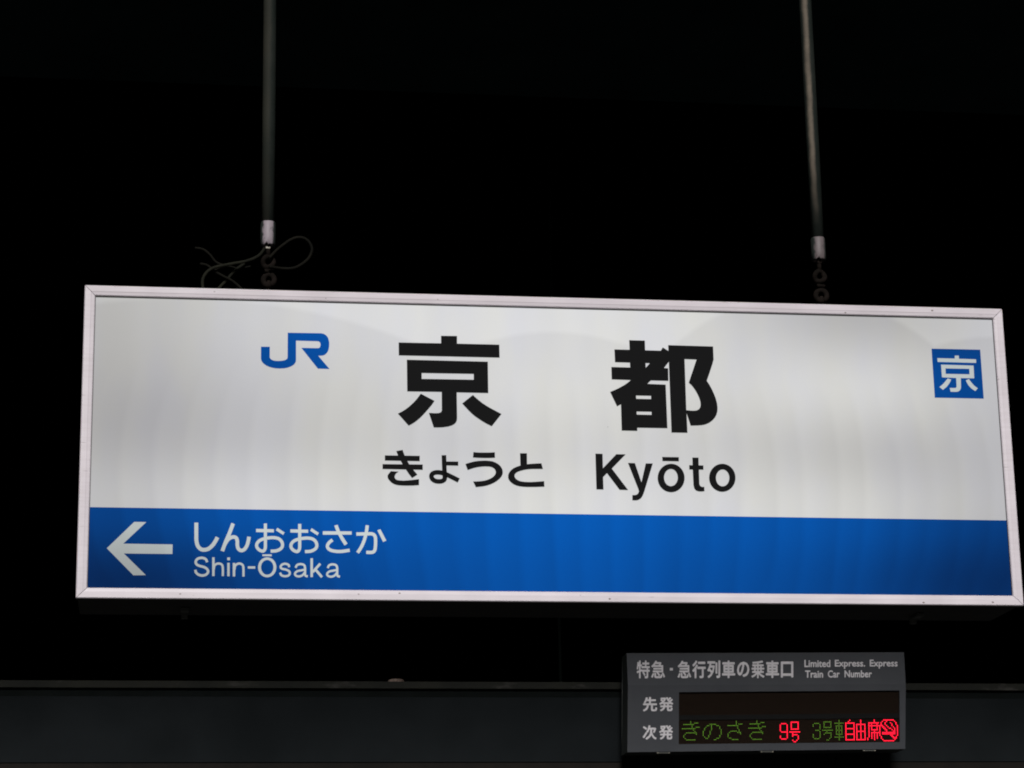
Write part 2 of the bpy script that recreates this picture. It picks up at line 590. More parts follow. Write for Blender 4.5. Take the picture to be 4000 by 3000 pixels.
# rusty lump lying on the flange
pc = P(1548, 2664, YB - 0.03)
bm = bmesh.new()
n = 14
rings = []
for j, (r, h) in enumerate(((0.030, -0.001), (0.029, 0.005), (0.022, 0.0095), (0.010, 0.0115))):
    rings.append([bm.verts.new((pc.x + r * cos(2 * pi * k / n) * (1 + 0.12 * sin(3 * k)), pc.y + 0.5 * r * sin(2 * pi * k / n), z_top + h + 0.0015 * sin(2.1 * k))) for k in range(n)])
for a, b in zip(rings, rings[1:]):
    for k in range(n):
        bm.faces.new((a[k], a[(k + 1) % n], b[(k + 1) % n], b[k]))
bm.faces.new(rings[-1]); bm.faces.new(rings[0][::-1])
M['lump'] = paint("pale_brown_crust", (0.36, 0.27, 0.23), (0.12, 0.085, 0.07), 0.7, 0.2, 60, 0.6)
o = link("rusty_cap", from_bm(bm, "rusty_cap"), M['lump'], None, True, (pc.x, pc.y, z_top))
o['label'] = "small pale brown crusty cap lying on the top edge of the dark beam"
o['category'] = "cap"

# thin pole rising from the beam
a = P(2198, 2663, YB - 0.05)
M['pole'] = paint("faint_green_paint", (0.006, 0.011, 0.009))
o = link("thin_pole", tube_mesh("thin_pole", [(a.x, YB, z_top), (a.x, YB, ROOF_Z + 0.35)], 0.006, 8), M['pole'], None, True, (a.x, YB, z_top))
o['label'] = "thin black-green pole standing on the beam, barely visible in the dark"
o['category'] = "pole"

# ================================================================== STATION NAME SIGN
sign = empty("station_sign", BASE, "large lit white station name sign with blue lower band and white frame", "sign")
x0, x1, z0, z1 = SX0, SX1, SZ0, SZ1
# housing: shell behind the face
bm = bmesh.new()
bm_box(bm, (x0 + 0.003, YS + 0.02, z0 + 0.003), (x1 - 0.003, YS + DEP, z1 - 0.003), 0.004)
link("housing", from_bm(bm, "housing"), M['housing'], sign)
# mitred frame bars with a stepped profile (distance from the outer edge, distance from the front plane)
PROF = [(0.0, 0.030), (0.0, 0.0025), (0.002, 0.0), (0.0155, 0.0006), (0.0170, 0.0013), (0.0245, 0.0024), (FB, 0.0050), (FB, 0.030)]
def frame_bar(c0, c1, inward0, inward1):
    """c0,c1 outer corners; inward = diagonal direction at each end"""
    bm = bmesh.new()
    d = (Vector(c1) - Vector(c0)).normalized()
    rows = []
    for c, inw, sg in ((Vector(c0), Vector(inward0), 1), (Vector(c1), Vector(inward1), -1)):
        rows.append([bm.verts.new(c + inw * u + d * sg * 0.0008 + Vector((0, w, 0))) for u, w in PROF])
    for i in range(len(PROF) - 1):
        bm.faces.new((rows[0][i], rows[0][i + 1], rows[1][i + 1], rows[1][i]))
    bm.faces.new((rows[0][-1], rows[0][0], rows[1][0], rows[1][-1]))
    bm.faces.new(rows[0][::-1]); bm.faces.new(rows[1])
    bm.faces.ensure_lookup_table()
    bm.faces[0].material_index = 1
    ob = link("frame_bar", from_bm(bm, "frame_bar"), M['frame'], sign)
    ob.data.materials.append(M['housing'])
    return ob
cTL, cTR, cBR, cBL = (x0, YS, z1), (x1, YS, z1), (x1, YS, z0), (x0, YS, z0)
iTL, iTR, iBR, iBL = (1, 0, -1), (-1, 0, -1), (-1, 0, 1), (1, 0, 1)
frame_bar(cTL, cTR, iTL, iTR)
frame_bar(cTR, cBR, iTR, iBR)
frame_bar(cBR, cBL, iBR, iBL)
frame_bar(cBL, cTL, iBL, iTL)
# dark gasket line round the face
bm = bmesh.new()
g0, g1 = FB - 0.001, FB + 0.0022
for a, b in (((x0 + g0, z1 - g1), (x1 - g0, z1 - g0)), ((x0 + g0, z0 + g0), (x1 - g0, z0 + g0 + 0.0015)),
             ((x0 + g0, z0 + g1), (x0 + g1 - 0.001, z1 - g1)), ((x1 - g1 + 0.001, z0 + g1), (x1 - g0, z1 - g1))):
    bm_box(bm, (a[0], YS + 0.0075, a[1]), (b[0], YS + 0.017, b[1]))
link("gasket", from_bm(bm, "gasket"), M['gasket'], sign)
YF = YS + 0.0095                     # the acrylic face
fx0, fx1, fz0, fz1 = x0 + FB, x1 - FB, z0 + FB, z1 - FB
link("face_panel", box_mesh("face_panel", (fx0, YF, fz0), (fx1, YF + 0.004, fz1)), M['face'], sign)
# blue film on the lower part
zl = P(354, 1981, YF).z
zr = P(3936, 2033, YF).z
YP = YF - 0.0004
me = bpy.data.meshes.new("blue_band")
me.from_pydata([(fx0, YP, fz0), (fx1, YP, fz0), (fx1, YP, zr), (fx0, YP, zl)], [], [(0, 1, 2, 3)])
link("blue_band", me, M['blue'], sign)
YQ = YF - 0.0012

# JR mark
Print(960, 1260, 5.821, YQ).poly([(955,230),(1700,243),(1740,247),(1780,260),(1815,280),(1845,308),(1870,345),(1887,395),(1897,450),(1898,505),(1893,560),(1882,615),(1865,660),(1840,695),(1808,725),(1775,743),(1735,751),(1648,755),(1905,1055),(1640,1047),(1265,575),(1640,582),(1670,575),(1688,555),(1697,528),(1701,495),(1695,465),(1680,442),(1660,429),(1630,424),(1143,410),(1143,850),(1138,885),(1125,915),(1100,950),(1060,980),(1010,1005),(950,1026),(880,1040),(760,1045),(680,1040),(600,1026),(530,1005),(470,978),(415,940),(375,900),(355,860),(346,820),(345,790),(347,548),(547,550),(545,780),(551,805),(565,825),(590,845),(620,858),(660,867),(700,871),(760,872),(820,868),(870,860),(910,845),(935,828),(948,805),(951,780)]).build("logo", M['blue'], sign)

# the big kanji
Print(1500, 1280, 3.95, YQ).poly([(880,125),(1127,128),(1127,246),(1779,262),(1784,463),(228,428),(226,228),(880,241)]) \
    .poly([(352,494),(1602,525),(1609,1010),(1122,999),(1128,1390),(1124,1430),(1110,1462),(1085,1488),(1045,1510),(990,1526),(910,1538),(840,1541),(768,1540),(692,1314),(770,1319),(830,1319),(862,1312),(882,1300),(892,1278),(890,992),(358,984)], [[(581,700),(1384,714),(1384,803),(582,790)]]) \
    .poly([(568,1018),(780,1130),(735,1195),(680,1260),(620,1328),(560,1390),(515,1428),(470,1462),(425,1490),(380,1512),(214,1326),(270,1298),(330,1262),(385,1220),(440,1170),(478,1132),(512,1092)]) \
    .poly([(1372,1038),(1410,1075),(1450,1110),(1515,1162),(1580,1205),(1640,1240),(1700,1272),(1812,1332),(1662,1522),(1580,1482),(1510,1440),(1450,1400),(1400,1365),(1350,1322),(1300,1272),(1206,1170)]) \
    .build("kanji", M['black'], sign)
Print(2350, 1280, 3.858, YQ).poly([(416,188),(652,194),(656,340),(892,347),(922,297),(1010,352),(1014,512),(940,608),(1003,612),(1007,802),(742,796),(690,846),(966,858),(992,1516),(538,1508),(538,1556),(303,1551),(291,1155),(233,1187),(128,968),(190,943),(250,915),(300,888),(350,860),(395,828),(440,790),(152,780),(147,592),(430,600),(427,527),(202,521),(193,327),(422,333)],
    [[(662,534),(727,536),(666,604)], [(518,1023),(745,1028),(745,1076),(522,1072)], [(528,1264),(752,1268),(753,1314),(530,1309)]]) \
    .poly([(1003,263),(1680,283),(1688,480),(1672,540),(1650,610),(1620,700),(1585,800),(1625,860),(1662,928),(1695,1000),(1722,1070),(1740,1140),(1748,1210),(1745,1260),(1732,1310),(1708,1355),(1670,1398),(1620,1435),(1560,1460),(1510,1470),(1440,1475),(1342,1477),(1281,1290),(1294,1585),(1053,1581)],
          [[(1250,474),(1430,481),(1313,830),(1355,868),(1390,912),(1422,960),(1450,1012),(1472,1062),(1487,1112),(1492,1150),(1490,1185),(1480,1212),(1462,1233),(1435,1246),(1400,1251),(1360,1251),(1277,1243)]]) \
    .build("kanji", M['black'], sign)

# kana
Print(1460, 1720, 3.0722, YQ).poly([(133,180),(552,186),(552,251),(133,243)]).poly([(105,285),(588,290),(588,355),(105,345)]) \
    .poly([(270,129),(346,115),(358,150),(375,190),(398,240),(430,295),(475,355),(524,412),(460,453),(420,402),(385,350),(352,300),(325,250),(305,212),(290,180)]) \
    .poly([(205,370),(300,376),(272,393),(258,412),(250,435),(253,452),(262,465),(278,475),(300,480),(360,484),(440,478),(543,466),(543,538),(470,544),(400,545),(350,544),(300,541),(268,535),(240,525),(212,508),(190,485),(172,462),(165,440),(166,422),(172,410)]).build("kana", M['black'], sign)
Print(1460, 1720, 3.0722, YQ).stroke([(842,178),(846,300),(850,400),(853,440),(848,468),(825,487),(785,494),(740,488),(708,468),(693,440),(695,415),(715,395),(750,385),(800,387),(860,405),(930,437),(1020,482)], 56) \
    .poly([(873,253),(1014,255),(1014,305),(873,302)]).build("kana", M['black'], sign)
Print(1460, 1720, 3.0722, YQ).poly([(1196,141),(1255,146),(1320,147),(1390,146),(1453,143),(1455,210),(1390,213),(1330,213),(1260,211),(1190,206)]) \
    .poly([(1100,284),(1150,268),(1200,255),(1250,247),(1300,244),(1350,243),(1390,246),(1428,253),(1462,266),(1492,284),(1517,306),(1535,330),(1545,355),(1549,380),(1546,405),(1535,432),(1512,460),(1480,487),(1442,511),(1400,530),(1360,543),(1320,552),(1226,563),(1192,494),(1240,493),(1280,490),(1320,485),(1360,475),(1400,459),(1430,440),(1452,418),(1463,395),(1464,375),(1457,355),(1443,338),(1422,325),(1395,317),(1340,314),(1300,316),(1250,322),(1200,333),(1127,357)]).build("kana", M['black'], sign)
Print(1460, 1720, 3.0722, YQ).poly([(1755,155),(1838,155),(1840,300),(1760,315)]) \
    .poly([(2012,276),(1970,277),(1930,279),(1885,282),(1840,287),(1795,294),(1750,305),(1712,318),(1680,333),(1655,351),(1635,372),(1620,396),(1612,420),(1613,450),(1620,472),(1635,493),(1656,513),(1682,530),(1714,544),(1750,553),(1795,559),(1840,561),(1940,561),(2048,557),(2045,490),(1950,497),(1900,500),(1850,500),(1808,498),(1770,493),(1742,485),(1718,472),(1700,455),(1690,435),(1690,415),(1698,400),(1712,388),(1735,376),(1765,366),(1795,358),(1830,351),(1865,347),(1900,345),(2030,344)]).build("kana", M['black'], sign)

# roman lettering
K = (2280, 1740, 3.4563, YQ)
Print(*K).poly([(158,110),(255,113),(260,308),(440,118),(567,120),(380,312),(601,603),(485,600),(314,374),(262,428),(268,596),(172,594)]).build("letter", M['black'], sign)
Print(*K).poly([(598,236),(692,238),(780,498),(838,242),(933,243),(828,590),(815,632),(800,670),(788,694),(772,714),(752,729),(728,739),(700,743),(657,741),(657,670),(690,670),(715,664),(734,648),(746,622),(738,590)]).build("letter", M['black'], sign)
Print(*K).poly([(1060,155),(1285,158),(1285,215),(1064,211)]).poly(ellipse(998, 1363, 247, 633), [ellipse(1085, 1270, 318, 550)]).build("letter", M['black'], sign)
Print(*K).poly([(1467,163),(1551,164),(1553,268),(1617,270),(1617,328),(1556,327),(1562,515),(1567,535),(1578,550),(1600,560),(1628,558),(1632,618),(1595,623),(1560,622),(1535,617),(1515,607),(1499,590),(1488,565),(1482,530),(1472,326),(1425,325),(1425,266),(1470,267)]).build("letter", M['black'], sign)
Print(*K).poly(ellipse(1693, 2050, 247, 627), [ellipse(1786, 1966, 325, 552)]).build("letter", M['black'], sign)

# square badge with its own character
badge = Print(3580, 1320, 5.925, YQ).poly([(348,248),(1475,272),(1557,1405),(424,1382)]).build("square_badge", M['blue'], sign)
Print(3580, 1320, 5.925, YQ - 0.0005).poly([(885,410),(978,408),(985,482),(1378,495),(1382,578),(490,555),(482,468),(885,478)]) \
    .poly([(568,618),(1320,640),(1336,935),(1025,930),(1030,1130),(1024,1175),(1005,1212),(975,1236),(940,1246),(900,1248),(790,1245),(770,1158),(880,1160),(905,1158),(920,1148),(928,1130),(918,928),(590,912)], [[(670,706),(1222,716),(1228,843),(676,832)]]) \
    .poly([(722,938),(803,965),(785,1008),(760,1050),(730,1093),(700,1130),(655,1168),(610,1202),(530,1135),(575,1102),(620,1060),(652,1025),(680,990)]) \
    .poly([(1140,985),(1215,950),(1240,992),(1270,1030),(1304,1072),(1340,1108),(1378,1138),(1418,1165),(1362,1230),(1315,1202),(1270,1170),(1228,1130),(1190,1080)]) \
    .build("kanji", M['white'], badge)

# blue band: arrow, kana, roman
A = (380, 2000, 3.5677, YQ)
Print(*A).poly([(515,138),(683,140),(362,441),(1050,452),(1047,585),(370,578),(677,880),(503,882),(133,505)]).build("arrow", M['white'], sign)
Print(*A).stroke([(1380,148),(1380,300),(1382,400),(1400,470),(1440,515),(1490,527),(1550,512),(1610,460),(1650,400),(1675,352)], 54).build("kana", M['white'], sign)
Print(*A).stroke([(1893,160),(1840,300),(1792,410),(1742,545)], 52).stroke([(1775,455),(1815,392),(1855,360),(1900,348),(1936,362),(1951,405),(1952,460),(1965,510),(2005,537),(2050,520),(2085,470),(2105,400),(2115,345)], 50).build("kana", M['white'], sign)
B = (940, 2000, 3.5677, YQ)
for dx, dy in ((0, 0), (478, 6)):
    Print(*B).poly([(215,235),(463,240),(463,284),(215,280)], dx=dx, dy=dy) \
        .stroke([(345,160),(345,300),(345,450),(342,505),(325,538),(298,545),(255,525),(225,485),(228,440),(265,398),(330,372),(400,360),(470,358),(535,375),(575,420),(583,470),(560,510),(500,540),(418,546)], 44, dx, dy) \
        .poly([(512,220),(613,285),(592,320),(490,255)], dx=dx, dy=dy).build("kana", M['white'], sign)
Print(*B).poly([(1145,268),(1547,270),(1547,315),(1145,316)]).poly([(1305,190),(1352,178),(1372,235),(1395,290),(1440,365),(1490,440),(1448,467),(1400,392),(1360,320),(1330,258)]) \
    .stroke([(1280,388),(1235,425),(1210,465),(1215,500),(1250,530),(1310,546),(1400,550),(1520,533)], 45).build("kana", M['white'], sign)
Print(*B).stroke([(1765,185),(1750,290),(1720,400),(1680,490),(1630,568)], 46).stroke([(1612,307),(1750,305),(1830,305),(1868,330),(1880,380),(1878,480),(1865,540),(1830,562),(1750,562)], 46) \
    .poly([(1905,255),(1948,240),(2030,398),(1985,418)]).build("kana", M['white'], sign)
Print(*A).stroke([(1532,700),(1515,662),(1480,643),(1440,640),(1395,655),(1372,692),(1385,730),(1430,752),(1480,765),(1525,790),(1545,830),(1525,865),(1490,882),(1450,884),(1405,870),(1375,840),(1367,805)], 35).build("letter", M['white'], sign)
Print(*A).stroke([(1618,632),(1618,893)], 34).stroke([(1624,800),(1632,750),(1660,725),(1695,718),(1730,730),(1748,768),(1750,893)], 31).build("letter", M['white'], sign)
Print(*A).stroke([(1828,708),(1828,895)], 34).poly([(1811,633),(1850,633),(1850,672),(1811,672)]).build("letter", M['white'], sign)
Print(*A).stroke([(1905,710),(1905,898)], 34).stroke([(1911,805),(1920,754),(1945,728),(1980,718),(2015,730),(2035,768),(2037,900)], 31).build("letter", M['white'], sign)
Print(*B).poly([(100,757),(203,757),(203,790),(100,788)]).build("hyphen", M['white'], sign)
Print(*B).poly([(303,590),(433,590),(433,617),(303,615)]).poly(ellipse(242, 498, 632, 910), [ellipse(284, 457, 668, 874)]).build("letter", M['white'], sign)
Print(*B).stroke([(675,770),(668,738),(620,721),(575,735),(557,765),(575,790),(630,802),(675,825),(685,858),(665,885),(615,895),(568,880),(549,845)], 31).build("letter", M['white'], sign)
for dx, dy in ((0, 0), (448, 4)):
    Print(*B).stroke([(766,778),(785,740),(832,726),(880,737),(897,775),(898,865),(908,890),(936,896)], 31, dx, dy) \
        .stroke([(897,803),(845,813),(790,825),(758,855),(768,885),(810,898),(860,882),(896,840)], 30, dx, dy).build("letter", M['white'], sign)
    if dx == 0:
        Print(*B).stroke([(990,645),(990,907)], 35).stroke([(1110,720),(1003,838)], 35).stroke([(1040,798),(1133,908)], 35).build("letter", M['white'], sign)

# latches below the housing
for px in (722, 3590):
    q = P(px, 2385, YS + 0.14)
    bm = bmesh.new()
    bm_box(bm, (q.x - 0.010, YS + 0.13, z0 - 0.006), (q.x + 0.010, YS + 0.17, z0 + 0.002), 0.001)
    bm_box(bm, (q.x - 0.008, YS + 0.19, z0 - 0.015), (q.x + 0.008, YS + 0.205, z0 + 0.002), 0.001)
    link("latch", from_bm(bm, "latch"), M['latch'], sign)

# ================================================================== HANGING RODS
YR = YS + 0.125
def hanger(px_b, py_b, coup, ring1, ring2, mat, label, name_last, r=0.0172):
    b = P(px_b, py_b, YR)
    root = empty("hanging_rod", (b.x, YR, P(px_b, ring2[1] + 40, YR).z), label, "rod", "rods that carry the big sign")
    zc0, zc1 = P(px_b, coup[1], YR).z, P(px_b, coup[0], YR).z
    # pipe mesh kept in its own coordinates so that its painted highlight follows the pipe
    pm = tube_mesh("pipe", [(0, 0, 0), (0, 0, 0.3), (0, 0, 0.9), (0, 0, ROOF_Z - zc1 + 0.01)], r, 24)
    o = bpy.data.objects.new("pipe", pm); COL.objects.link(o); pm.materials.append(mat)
    for p in pm.polygons: p.use_smooth = len(p.vertices) == 4
    o.parent = root
    o.location = Vector((b.x, YR, zc1 - 0.01)) - root.location
    # coupler: short sleeve with a broken lower rim
    bm = bmesh.new()
    R = r + 0.0022
    prof = [(R - 0.002, 0), (R, 0.002), (R + 0.0004, 0.02), (R, zc1 - zc0 - 0.003), (R - 0.0015, zc1 - zc0)]
    seg = 28
    rows = [[bm.verts.new((b.x + rr * cos(2 * pi * k / seg), YR + rr * sin(2 * pi * k / seg), zc0 + h + (0.003 * sin(k * 2.3) + 0.002 * sin(k * 5.1) if j < 2 else 0))) for k in range(seg)] for j, (rr, h) in enumerate(prof)]
    for p, q in zip(rows, rows[1:]):
        for k in range(seg):
            bm.faces.new((p[k], p[(k + 1) % seg], q[(k + 1) % seg], q[k]))
    bm.faces.new(rows[0][::-1]); bm.faces.new(rows[-1])
    link("coupler", from_bm(bm, "coupler"), M['coupler' if name_last == 'shackle' else 'coupler_dull'], root, True)
    # eye bolt: shank and ring
    c1 = P(ring1[0], ring1[1], YR)
    R1 = ring1[2] / F * YR * 1.0
    bm = bmesh.new()
    bm_tube(bm, [(b.x, YR, zc0 + 0.01), (b.x * 0.5 + c1.x * 0.5, YR, (zc0 + c1.z + R1) / 2), (c1.x, YR, c1.z + R1 * 0.75)], 0.0062, 10)
    ringp = [(c1.x + 0.64 * R1 * sin(2 * pi * k / 24), YR + 0.004 * sin(4 * pi * k / 24), c1.z + 0.66 * R1 * cos(2 * pi * k / 24)) for k in range(24)]
    bm_tube(bm, ringp, R1 * 0.34, 10, closed=True)
    link("eye_bolt", from_bm(bm, "eye_bolt"), M['rust'], root, True)
    nt = box_mesh("nut", (b.x - 0.006, YR - 0.0075, zc0 - 0.0105), (b.x + 0.006, YR + 0.006, zc0 - 0.0045), 0.0012)
    link("nut", nt, M['zinc'] if name_last == 'shackle' else M['rust'], root)
    # lower link: open shackle whose ends sit on the sign's top
    c2 = P(ring2[0], ring2[1], YR)
    R2 = ring2[2] / F * YR
    pts = [(c2.x + 0.64 * R2 * sin(a), YR + 0.006 * cos(a + 0.8), c2.z + 0.74 * R2 * cos(a)) for a in [math.radians(-200 + 15 * k) for k in range(25)]]
    bm = bmesh.new()
    bm_tube(bm, pts, R2 * 0.34, 10)
    bm_tube(bm, [(c2.x, YR, SZ1 - 0.006), (c2.x, YR, c2.z - 0.002)], 0.0052, 8)
    link(name_last, from_bm(bm, name_last), M['rust'], root, True)
    # joint between the two
    bm = bmesh.new()
    bm_tube(bm, [(c2.x - 0.011, YR - 0.004, (c1.z - R1 * 0.8 + c2.z + R2 * 0.8) / 2), (c2.x + 0.011, YR + 0.002, (c1.z - R1 * 0.8 + c2.z + R2 * 0.8) / 2)], 0.0050, 10)
    link("pin", from_bm(bm, "pin"), M['rust'], root, True)
    return root
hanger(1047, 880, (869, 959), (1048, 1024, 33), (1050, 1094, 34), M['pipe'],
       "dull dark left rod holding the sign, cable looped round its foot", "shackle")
hanger(3194, 930, (931, 1016), (3202, 1080, 33), (3208, 1155, 34), M['pipe_highlight'],
       "right rod holding the sign, bright painted highlight along its upper length", "hook")

# ================================================================== CABLES round the left rod
def cable(zp, r, mat, label, dY, extra=None):
    ps = []
    for i, q in enumerate(zp):
        y = YR + (dY[i] if isinstance(dY, (list, tuple)) else dY)
        ps.append(P(700 + q[0] / 3.6867, 800 + q[1] / 3.6867, y))
    if extra: ps += [Vector(e) for e in extra]
    pts = catmull(ps, 6)
    o = link("cable", tube_mesh("cable", pts, r, 8), mat, None, True, ps[0])
    o['label'] = label
    o['category'] = "cable"
    o['group'] = "cables tangled above the left end of the sign"
    return o
cable([(1230,625),(1170,710),(1080,770),(950,815),(800,842),(650,870),(500,905),(400,970),(348,1050),(335,1120),(345,1230),(352,1300)], 0.0042, M['cable'],
      "grey cable arching left from the rod's foot down to the sign", -0.015)
cable([(1300,760),(1400,655),(1500,575),(1600,505),(1700,470),(1800,482),(1870,535),(1910,620),(1900,700),(1850,785),(1750,865),(1640,912),(1500,918),(1390,905),(1300,890)], 0.0039, M['cable_dark'],
      "cable forming the big open loop right of the left rod", [-0.022] + [0.0] * 12 + [-0.01, -0.02])
cable([(940,845),(850,910),(760,990),(690,1080),(590,1180),(500,1290)], 0.0040, M['cable'],
      "short straight cable end leaning over the sign, left of the rod", 0.01)
cable([(300,850),(400,870),(510,955),(620,1020),(750,1085),(850,1165),(920,1240),(960,1330)], 0.0034, M['cable_dark'],
      "thin brown cable crossing the grey one and falling right to the sign", -0.002)
cable([(225,620),(340,640),(440,715),(520,815),(610,862),(700,872)], 0.0032, M['cable_dark'],
      "faint thin cable end curling up highest and farthest left", 0.02)
cable([(500,945),(600,900),(720,885),(840,915),(930,905),(1030,885)], 0.0025, M['cable_dark'],
      "thinnest dark wire lying just under the arching grey cable", 0.022)

# ================================================================== LED DISPLAY
YD = 9.25
def q(px, py, y=YD): return P(px, py, y)
tl, tr = q(2447.7, 2551.5, YD + 0.022), q(3531, 2547.7, YD + 0.022)
ml, mr = q(2453, 2676.5), q(3538, 2672)
bl, br = q(2450.5, 2938), q(3536.5, 2925.5)
disp = empty("departure_display", ((bl.x + br.x) / 2, YD + 0.06, min(bl.z, br.z)),
             "grey electronic display with red and green dot lettering mounted on the beam", "display")
DD = 0.115
def back(p, y=YD + DD): return Vector((p.x, y, p.z))
def solid(name, faces_pts, mat, parent):
    bm = bmesh.new()
    for f in faces_pts:
        bm.faces.new([bm.verts.new(p) for p in f])
    bmesh.ops.remove_doubles(bm, verts=bm.verts, dist=1e-5)
    return link(name, from_bm(bm, name), mat, parent)
# window corners (two screens share one opening)
wl_t, wr_t = q(2652.3, 2703.4), q(3513.8, 2697)
wl_b, wr_b = q(2651.2, 2906.9), q(3514.8, 2898.7)
header = [tl, tr, mr, ml]
hb = [back(tl), back(tr), back(mr), back(ml)]
solid("header_panel", [header, [tl, hb[0], hb[1], tr]], M['display'], disp)
solid("front_panel", [[ml, mr, wr_t, wl_t], [mr, br, wr_b, wr_t], [br, bl, wl_b, wr_b], [bl, ml, wl_t, wl_b]]
      + [[a, b, Vector((b.x, YD + 0.012, b.z)), Vector((a.x, YD + 0.012, a.z))] for a, b in ((wl_t, wr_t), (wr_t, wr_b), (wr_b, wl_b), (wl_b, wl_t))],
      M['display'], disp)
solid("casing", [[tl, ml, back(ml), back(tl)], [ml, bl, back(bl), back(ml)], [tr, back(tr), back(mr), mr], [mr, back(mr), back(br), br],
                 [bl, br, back(br), back(bl)], [back(tl), back(tr), back(br), back(bl)]], M['display_side'], disp)
def screen(a, b, c, d, name="led_screen"):
    e = 0.010
    return solid(name, [[Vector((p.x, YD + e, p.z)) for p in (a, b, c, d)]], M['matrix'], disp)
s1 = screen(wl_t, wr_t, q(3514, 2785.5), q(2652, 2793))
s2 = screen(q(2652, 2812), q(3514, 2805), wr_b, wl_b)
link("divider", (lambda a, b, c, d: (lambda me: (me.from_pydata([tuple(v) for v in (
    (a.x, YD + 0.006, a.z), (b.x, YD + 0.006, b.z), (c.x, YD + 0.006, c.z), (d.x, YD + 0.006, d.z),
    (a.x, YD + 0.011, a.z), (b.x, YD + 0.011, b.z), (c.x, YD + 0.011, c.z), (d.x, YD + 0.011, d.z))], [],
    [(0, 1, 2, 3), (0, 4, 5, 1), (2, 6, 7, 3), (1, 5, 6, 2), (3, 7, 4, 0)]), me)[1])(bpy.data.meshes.new("divider")))(
    q(2652, 2793), q(3514, 2785.5), q(3514, 2805), q(2652, 2812)), M['slot'], disp)
# mounting arms to the beam
for px in (2600, 3400):
    p = q(px, 2800)
    link("mounting_arm", box_mesh("mounting_arm", (p.x - 0.02, YD + DD + 0.001, p.z - 0.04), (p.x + 0.02, YB - 0.0365, p.z + 0.04)), M['display_side'], disp)
# clips with two bright screws under the case
for px, py in ((2592, 2944), (2997, 2938), (3397, 2934)):
    p = q(px, py)
    zz = bl.z + (br.z - bl.z) * (p.x - bl.x) / (br.x - bl.x)
    br_ = link("bracket", box_mesh("bracket", (p.x - 0.026, YD + 0.004, zz - 0.006), (p.x + 0.026, YD + 0.03, zz - 0.0002), 0.001), M['latch'], disp)
    for s in (-1, 1):
        link("screw", tube_mesh("screw", [(p.x + s * 0.022, YD + 0.0045, zz - 0.0045), (p.x + s * 0.022, YD + 0.0005, zz - 0.0045)], 0.0021, 8), M['zinc'], br_)

# printed words
def text_mesh(s, offset):
    c = bpy.data.curves.new("text", 'FONT')
    c.body = s
    c.size = 1
    c.offset = offset
    c.resolution_u = 3
    o = bpy.data.objects.new("text", c)
    COL.objects.link(o)
    dg = bpy.context.evaluated_depsgraph_get()
    dg.update()
    me = bpy.data.meshes.new_from_object(o.evaluated_get(dg))
    bpy.data.objects.remove(o)
    return me
def word(s, view, x0_, x1_, y0_, y1_, offset, name, Y, tilt=0.0):
    ox, oy, sc = view
    src_me = text_mesh(s, 0.0)
    # heavier strokes: the thin glyph struck nine times in a small ring, each a hair in front of the last
    V, Fc = [], []
    for k in range(9):
        r_ = 0 if k == 8 else offset
        b0 = len(V)
        V += [(v.co.x + r_ * cos(k * pi / 4), v.co.y + r_ * sin(k * pi / 4), k * 0.00006) for v in src_me.vertices]
        Fc += [tuple(b0 + i for i in p.vertices) for p in src_me.polygons]
    me = bpy.data.meshes.new("print"); me.from_pydata(V, [], Fc)
    xs = [v.co.x for v in me.vertices]; ys = [v.co.y for v in me.vertices]
    a, b, c, d = min(xs), max(xs), min(ys), max(ys)
    for v in me.vertices:
        px = x0_ + (v.co.x - a) / (b - a) * (x1_ - x0_)
        py = y1_ + (v.co.y - c) / (d - c) * (y0_ - y1_) - tilt * (px - x0_)
        p = P(ox + px / sc, oy + py / sc, YD)
        # header leans back above the crease
        t = max(0.0, (p.z - ml.z) / (tl.z - ml.z))
        p = P(ox + px / sc, oy + py / sc, YD + 0.022 * t - 0.001 - v.co.z)
        v.co = p
    me.name = name
    return link(name, me, M['print'], disp)
V1 = (2460, 2560, 3.2529)
for ch, a, b, c, d in (("特", 88, 255, 65, 292), ("急", 272, 448, 68, 290), ("急", 608, 780, 68, 290), ("行", 795, 965, 66, 292), ("列", 985, 1150, 64, 290),
                       ("車", 1172, 1340, 66, 290), ("の", 1362, 1520, 80, 276), ("乗", 1545, 1712, 66, 290), ("車", 1728, 1897, 66, 288), ("口", 1920, 2078, 78, 282)):
    word(ch, V1, a, b, c, d, 0.020 if ch in "特急乗" else 0.030, "kanji" if ch != "の" else "kana", YD)
dot = Print(2460, 2560, 3.2529, YD + 0.010).poly([(510, 160), (548, 160), (548, 195), (510, 195)])
dot.build("middle_dot", M['print'], disp)
V2 = (3100, 2540, 4.809)
for s, a, b, c, d in (("Limited", 203, 690, 181, 318), ("Express.", 775, 1345, 180, 347), ("Express", 1430, 1955, 177, 345), ("Train", 215, 553, 380, 517), ("Car", 643, 865, 377, 514), ("Number", 957, 1470, 376, 512)):
    word(s, V2, a, b, c, d, 0.024, "word", YD)
V3 = (2480, 2690, 7.215)
for ch, a, b, c, d in (("先", 225, 628, 235, 645), ("発", 687, 1082, 238, 638), ("次", 218, 612, 1030, 1440), ("発", 683, 1075, 1030, 1435)):
    word(ch, V3, a, b, c, d, 0.028, "kanji", YD)

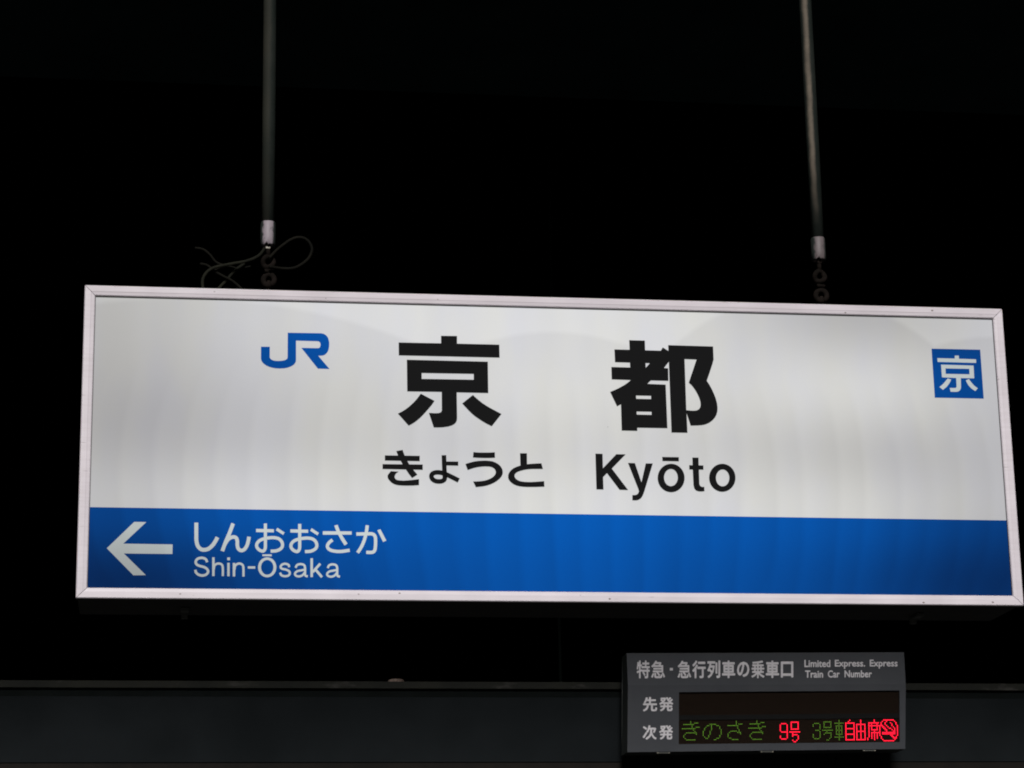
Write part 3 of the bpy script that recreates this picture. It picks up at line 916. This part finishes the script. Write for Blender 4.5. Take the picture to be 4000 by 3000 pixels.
# lit dots: rows of column numbers for each character
def R(s):
    out = []
    for part in s.split(','):
        if '-' in part:
            a, b = part.split('-'); out += range(int(a), int(b) + 1)
        elif part: out.append(int(part))
    return out
GI = ["6", "6,9-11", "1-8", "7", "7,10-12", "0-9", "6-6,8", "9", "3-10", "2,10", "1", "1", "2", "3-9"]
GI[6] = "8"
def shift(rows, d): return [[c + d for c in R(r)] for r in rows]
CH = [
    ("green", 0, shift(GI, 0)),
    ("green", 2, [R(r) for r in ("20-24", "18,19,21,25,26", "17,21,27", "16,21,27", "16,21,28", "15,20,28", "15,20,28", "15,20,28", "15,19,27", "16,19,27", "17,18,25,26", "23,24")]),
    ("green", 0, [R(r) for r in ("39", "39", "39,41-43", "33-40", "40", "40", "41", "35-39,41", "34,40-42", "33,42", "33", "33", "34,35", "36-40")]),
    ("green", 0, shift(GI, 48)),
    ("red", 2, [R(r) for r in ("72-75", "71,76", "71,76", "71,76", "71,76", "71,76", "72-76", "76", "76", "71,76", "71,76", "72-75")]),
    ("red", 1, [R(r) for r in ("79-84", "79,84", "79,84", "79,84", "79,84", "79-84", "", "78-85", "80", "80-83", "80,84", "84", "84", "80,83", "81,82")]),
    ("green", 2, [R(r) for r in ("96-99", "95,100", "95,100", "100", "100", "97-99", "100", "100", "95,100", "95,100", "95,100", "96-99")]),
    ("green", 1, [R(r) for r in ("103-108", "103,108", "103,108", "103,108", "103-108", "", "102-109", "105", "104-108", "103,108", "108", "108", "107", "105,106")]),
    ("green", 0, [R(r) for r in ("114", "114", "111-117", "114", "112-116", "112,114,116", "112,114,116", "112-116", "112,114,116", "112,114,116", "112-116", "114", "111-117", "114", "114")]),
    ("red", 0, [R(r) for r in ("122", "121", "119-125", "119,125", "119,125", "119,125", "119-125", "119,125", "119,125", "119,125", "119-125", "119,125", "119,125", "119,125", "119-125")]),
    ("red", 0, [R(r) for r in ("130", "130", "130", "127-133", "127,130,133", "127,130,133", "127,130,133", "127,130,133", "127-133", "127,130,133", "127,130,133", "127,130,133", "127,130,133", "127,130,133", "127-133")]),
    ("red", 0, [R(r) for r in ("140", "140", "136-143", "136,138,142", "136-143", "136,138,142", "136,138,142", "136,138-142", "136,140", "136,138-143", "136,138,140,142", "136,138,140,142", "136,138,140,142", "135,138,140,142", "135,140")]),
    ("red", 0, [R(r) for r in ("147-154", "146,149,155", "145,148,152,156", "145,148,153,156", "144,145,146,149,153,157", "144,146,147,150,154,157", "144,147,148,151,152,155,157", "144,148,149,153,155,157", "144,149,154,155,157", "144,146-155,157", "144,146-155,157", "144,152,153,157", "145,153,154,156", "145,154-156", "146,155", "147-154")]),
]
pA, pB = q(2667.5, 2818.3), q(3507.3, 2811.0)           # first and last column, row 0
pC = q(2667.5, 2818.3 + 5.48 * 14)
for colr, r0, rows in CH:
    bm = bmesh.new()
    rad = 0.0023 if colr == 'red' else 0.00145
    for j, cols in enumerate(rows):
        for c in cols:
            p = pA + (pB - pA) * (c / 157) + (pC - pA) * ((r0 + j) / 14)
            y = YD + 0.0085
            k = 6
            ring = [bm.verts.new((p.x + rad * cos(2 * pi * i / k), y, p.z + rad * sin(2 * pi * i / k))) for i in range(k)]
            top = bm.verts.new((p.x, y - 0.0012, p.z))
            for i in range(k):
                bm.faces.new((ring[i], ring[(i + 1) % k], top))
    o = link("lit_character", from_bm(bm, "lit_character"), M[colr], disp)
